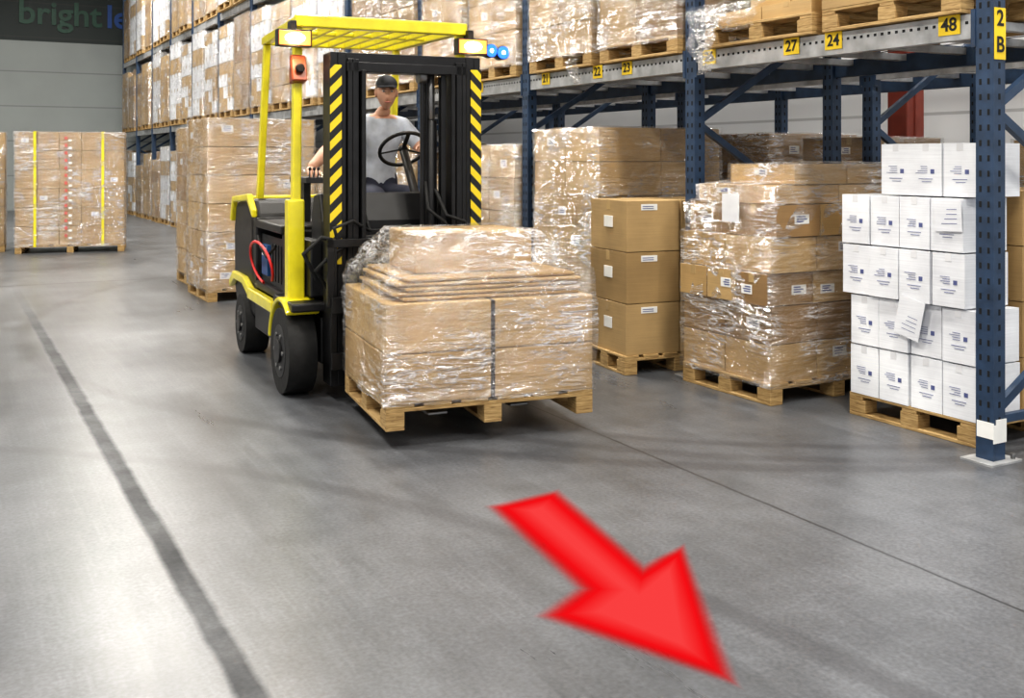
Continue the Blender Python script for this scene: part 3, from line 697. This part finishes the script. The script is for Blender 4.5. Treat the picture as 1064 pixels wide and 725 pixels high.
def hand(name, w, f, n, side, curl):
    w=Vector(w); f=Vector(f).normalized(); n=Vector(n); n=(n-f*n.dot(f)).normalized(); s=f.cross(n)*side
    bmh = bmesh.new()
    def addm(m_): bmh.from_mesh(m_); 
    addm(skinmesh([w-f*.02,w+f*.035,w+f*.075],[(0,1),(1,2)],[(.028,.02),(.038,.018),(.038,.015)],2))
    for i,(o,L) in enumerate(((.028,.072),(.010,.08),(-.010,.075),(-.028,.058))):
        p0=w+f*.065+s*o; ang=0; pts=[p0]; p=p0
        for k,fr in enumerate((.45,.32,.25)):
            ang+=curl*(0.8 if k==0 else 1.0); p=p+(f*math.cos(ang)+n*math.sin(ang))*L*fr; pts.append(p)
        addm(skinmesh(pts,[(0,1),(1,2),(2,3)],[.0095,.009,.0085,.0075],1))
    p0=w+f*.02+s*.022; p1=p0+(f*.6+s*.8+n*.25).normalized()*.038; p2=p1+(f*.85+s*.25+n*.5).normalized()*.03; p3=p2+(f*.8+n*.6).normalized()*.022
    addm(skinmesh([p0,p1,p2,p3],[(0,1),(1,2),(2,3)],[.014,.011,.010,.0085],1))
    m_=bpy.data.meshes.new(name); bmh.to_mesh(m_); bmh.free(); m_.materials.clear(); m_.materials.append(M['skin'])
    for p in m_.polygons: p.use_smooth=True; p.material_index=0
    place(m_,name,D)
hand('left_hand',(.385,.95,1.60),(-.35,-.85,.05),(0,-.3,-1),-1,0.8)
hand('right_hand',(-.42,1.12,1.43),(-.10,-.95,-.12),(0,-.2,-1),1,0.55)
hm = Matrix.Translation((.19,1.245,1.995)) @ Matrix.Rotation(math.radians(-12),4,'Z') @ Matrix.Rotation(math.radians(6),4,'X')
b = MB()
bm2 = bmesh.new(); bmesh.ops.create_uvsphere(bm2,u_segments=32,v_segments=24,radius=1)
for v in bm2.verts:
    x,y,z=v.co; jaw = 1-0.28*max(0,-z)**1.3
    X_=x*.076*jaw; Y_=y*.096*(1-0.12*max(0,-z)); Z_=z*.122
    if y<0 and z<0: Y_ -= .012*max(0,-z)*max(0,1-abs(x)*1.6)
    if y<-.5 and abs(x)<.2 and -.32<z<.12: Y_ -= .024*(1-abs(x)/.2)*(1-(z+.32)/.44)**.8*(1 if z>-.26 else .4)
    if y<-.5 and .02<z<.22 and .2<abs(x)<.6: Y_ += .008
    if y<-.5 and .2<z<.32: Y_ -= .004
    v.co=(X_,Y_,Z_)
vs=[v.co.copy() for v in bm2.verts]; bm2.verts.index_update(); fs=[[v.index for v in f.verts] for f in bm2.faces]; bm2.free()
b.add(vs,fs,'skin',True,hm)
for s in (-1,1):
    b.ell((s*.078,.008,.0),(.012,.02,.032),'skin',12,8,hm)
    b.ell((s*.030,-.083,.018),(.012,.008,.008),'eye',10,6,hm); b.ell((s*.030,-.090,.018),(.005,.003,.005),'ink',8,6,hm)
    b.box(s*.030-.016,s*.030+.016,-.094,-.086,.032,.038,'hair',hm)
b.ell((0,-.094,-.062),(.026,.008,.007),'lip',12,6,hm)
b.build('head_face', D)
b = MB()
b.ell((0,.02,.012),(.080,.088,.095),'hair',20,12,hm)
b.build('hair', D)
b = MB(); vs=[];fs=[]; 
for i in range(9):
    ph=math.radians(90*i/8)
    for j in range(28):
        t=2*math.pi*j/28; vs.append((.084*math.cos(t)*math.sin(ph),.005+.103*math.sin(t)*math.sin(ph),.058+.078*math.cos(ph)))
for i in range(8):
    for j in range(28): k=(j+1)%28; fs.append((i*28+j,(i+1)*28+j,(i+1)*28+k,i*28+k))
b.add(vs,fs,'cap',True,hm)
vs=[];fs=[]
for i in range(2):
    for j in range(13):
        t=math.radians(200+j*140/12); rr=(1.0 if i==0 else 1.55); vs.append((.082*math.cos(t)*(1 if i==0 else .95),.005+.10*math.sin(t)*rr,.062-(.006 if i else 0)-.010*abs(math.cos(t))*i))
o=len(vs); vs+= [(x,y,z-.006) for x,y,z in vs]
for j in range(12):
    fs+=[(j,j+1,13+j+1,13+j),(o+j,o+13+j,o+14+j,o+j+1),(13+j,14+j,o+14+j,o+13+j)]
b.add(vs,fs,'cap',True,hm); b.ell((0,.005,.136),(.008,.008,.006),'cap',8,6,hm)
b.build('baseball_cap', D)

# ------------------------------------------------------------------ projected red arrow on floor
def arrow():
    P=[(2.090,3.962),(2.423,4.000),(2.249,3.096),(2.501,3.193),(1.991,2.325),(1.745,2.936),(1.969,3.057)]
    P=[Vector(p) for p in P]; n=len(P)
    area=sum(P[i].x*P[(i+1)%n].y-P[(i+1)%n].x*P[i].y for i in range(n)); sg=1 if area>0 else -1
    def off(d):
        out=[]
        for i in range(n):
            a,b_,c_=P[i-1],P[i],P[(i+1)%n]; e1=(b_-a).normalized(); e2=(c_-b_).normalized()
            n1=Vector((e1.y,-e1.x))*sg; n2=Vector((e2.y,-e2.x))*sg; m_=(n1+n2).normalized(); k=d/max(.55,m_.dot(n1)); out.append(b_+m_*k)
        return out
    A=off(.045); B=off(-.05); C_=off(-.13)
    me=bpy.data.meshes.new('projected_arrow'); vs=[(p.x,p.y,.003) for p in A+B+C_]
    fs=[[i,(i+1)%n,(i+1)%n+n,i+n] for i in range(n)]+[[n+i,n+(i+1)%n,2*n+(i+1)%n,2*n+i] for i in range(n)]+[[2*n+i for i in range(n)]]
    me.from_pydata(vs,[],fs)
    at=me.attributes.new('glow','FLOAT','POINT'); at.data.foreach_set('value',[0.0]*n+[1.0]*2*n)
    at=me.attributes.new('core','FLOAT','POINT'); at.data.foreach_set('value',[0.0]*2*n+[1.0]*n)
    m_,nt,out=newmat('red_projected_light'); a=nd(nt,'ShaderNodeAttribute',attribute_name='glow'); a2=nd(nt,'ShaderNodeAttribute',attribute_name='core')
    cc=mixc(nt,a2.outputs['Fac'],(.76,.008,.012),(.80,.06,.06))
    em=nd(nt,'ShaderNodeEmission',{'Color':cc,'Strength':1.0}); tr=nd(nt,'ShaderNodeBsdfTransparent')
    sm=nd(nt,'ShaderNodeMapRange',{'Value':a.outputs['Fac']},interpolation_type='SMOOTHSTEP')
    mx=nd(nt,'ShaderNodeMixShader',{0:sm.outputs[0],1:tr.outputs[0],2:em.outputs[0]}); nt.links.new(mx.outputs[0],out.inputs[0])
    me.materials.append(m_); ob=bpy.data.objects.new('projected_safety_arrow',me); COL.objects.link(ob)
arrow()

# ------------------------------------------------------------------ lights
def lamp(x,y,P,sz=(0.6,1.5)):
    e=empty('ceiling_lamp',(x,y,7.5)); b=MB(); b.box(-sz[0]/2-.03,sz[0]/2+.03,-sz[1]/2-.03,sz[1]/2+.03,.0,.1,'housing'); b.cyl((0,0,.1),(0,0,.5),.01,'steel',8); b.build('lamp_housing',e)
    L=bpy.data.lights.new('lamp','AREA'); L.shape='RECTANGLE'; L.size=sz[0]; L.size_y=sz[1]; L.energy=P; L.color=(1.0,.95,.87)
    o=bpy.data.objects.new('lamp_panel',L); COL.objects.link(o); o.parent=e; o.location=(0,0,-.01)
for y in (-4,2,8,14,20,26): lamp(3.3,y,350)  # lamps of both rows behind the camera are added fill for camera-facing faces
for y in (-1,5,11,17,24): lamp(-1.5,y,350)
for y in (2,8,14): lamp(8.9,y,240)
w=bpy.data.worlds.new('world'); scene.world=w; w.use_nodes=True
w.node_tree.nodes['Background'].inputs[0].default_value=(.97,.98,1,1); w.node_tree.nodes['Background'].inputs[1].default_value=1.0  # white world light let in by the missing front wall, added as fill
cam=bpy.data.cameras.new('camera'); co=bpy.data.objects.new('camera',cam); COL.objects.link(co)
co.location=(0,0,1.5); co.rotation_euler=(math.radians(90),0,math.radians(-28.8)); cam.sensor_width=36; cam.lens=36.58; cam.shift_y=-.1856; cam.clip_end=200
scene.camera=co
scene.view_settings.view_transform='Standard'; scene.view_settings.exposure=0.0
try: scene.view_settings.look='Medium High Contrast'
except Exception as ex: print('look', ex)
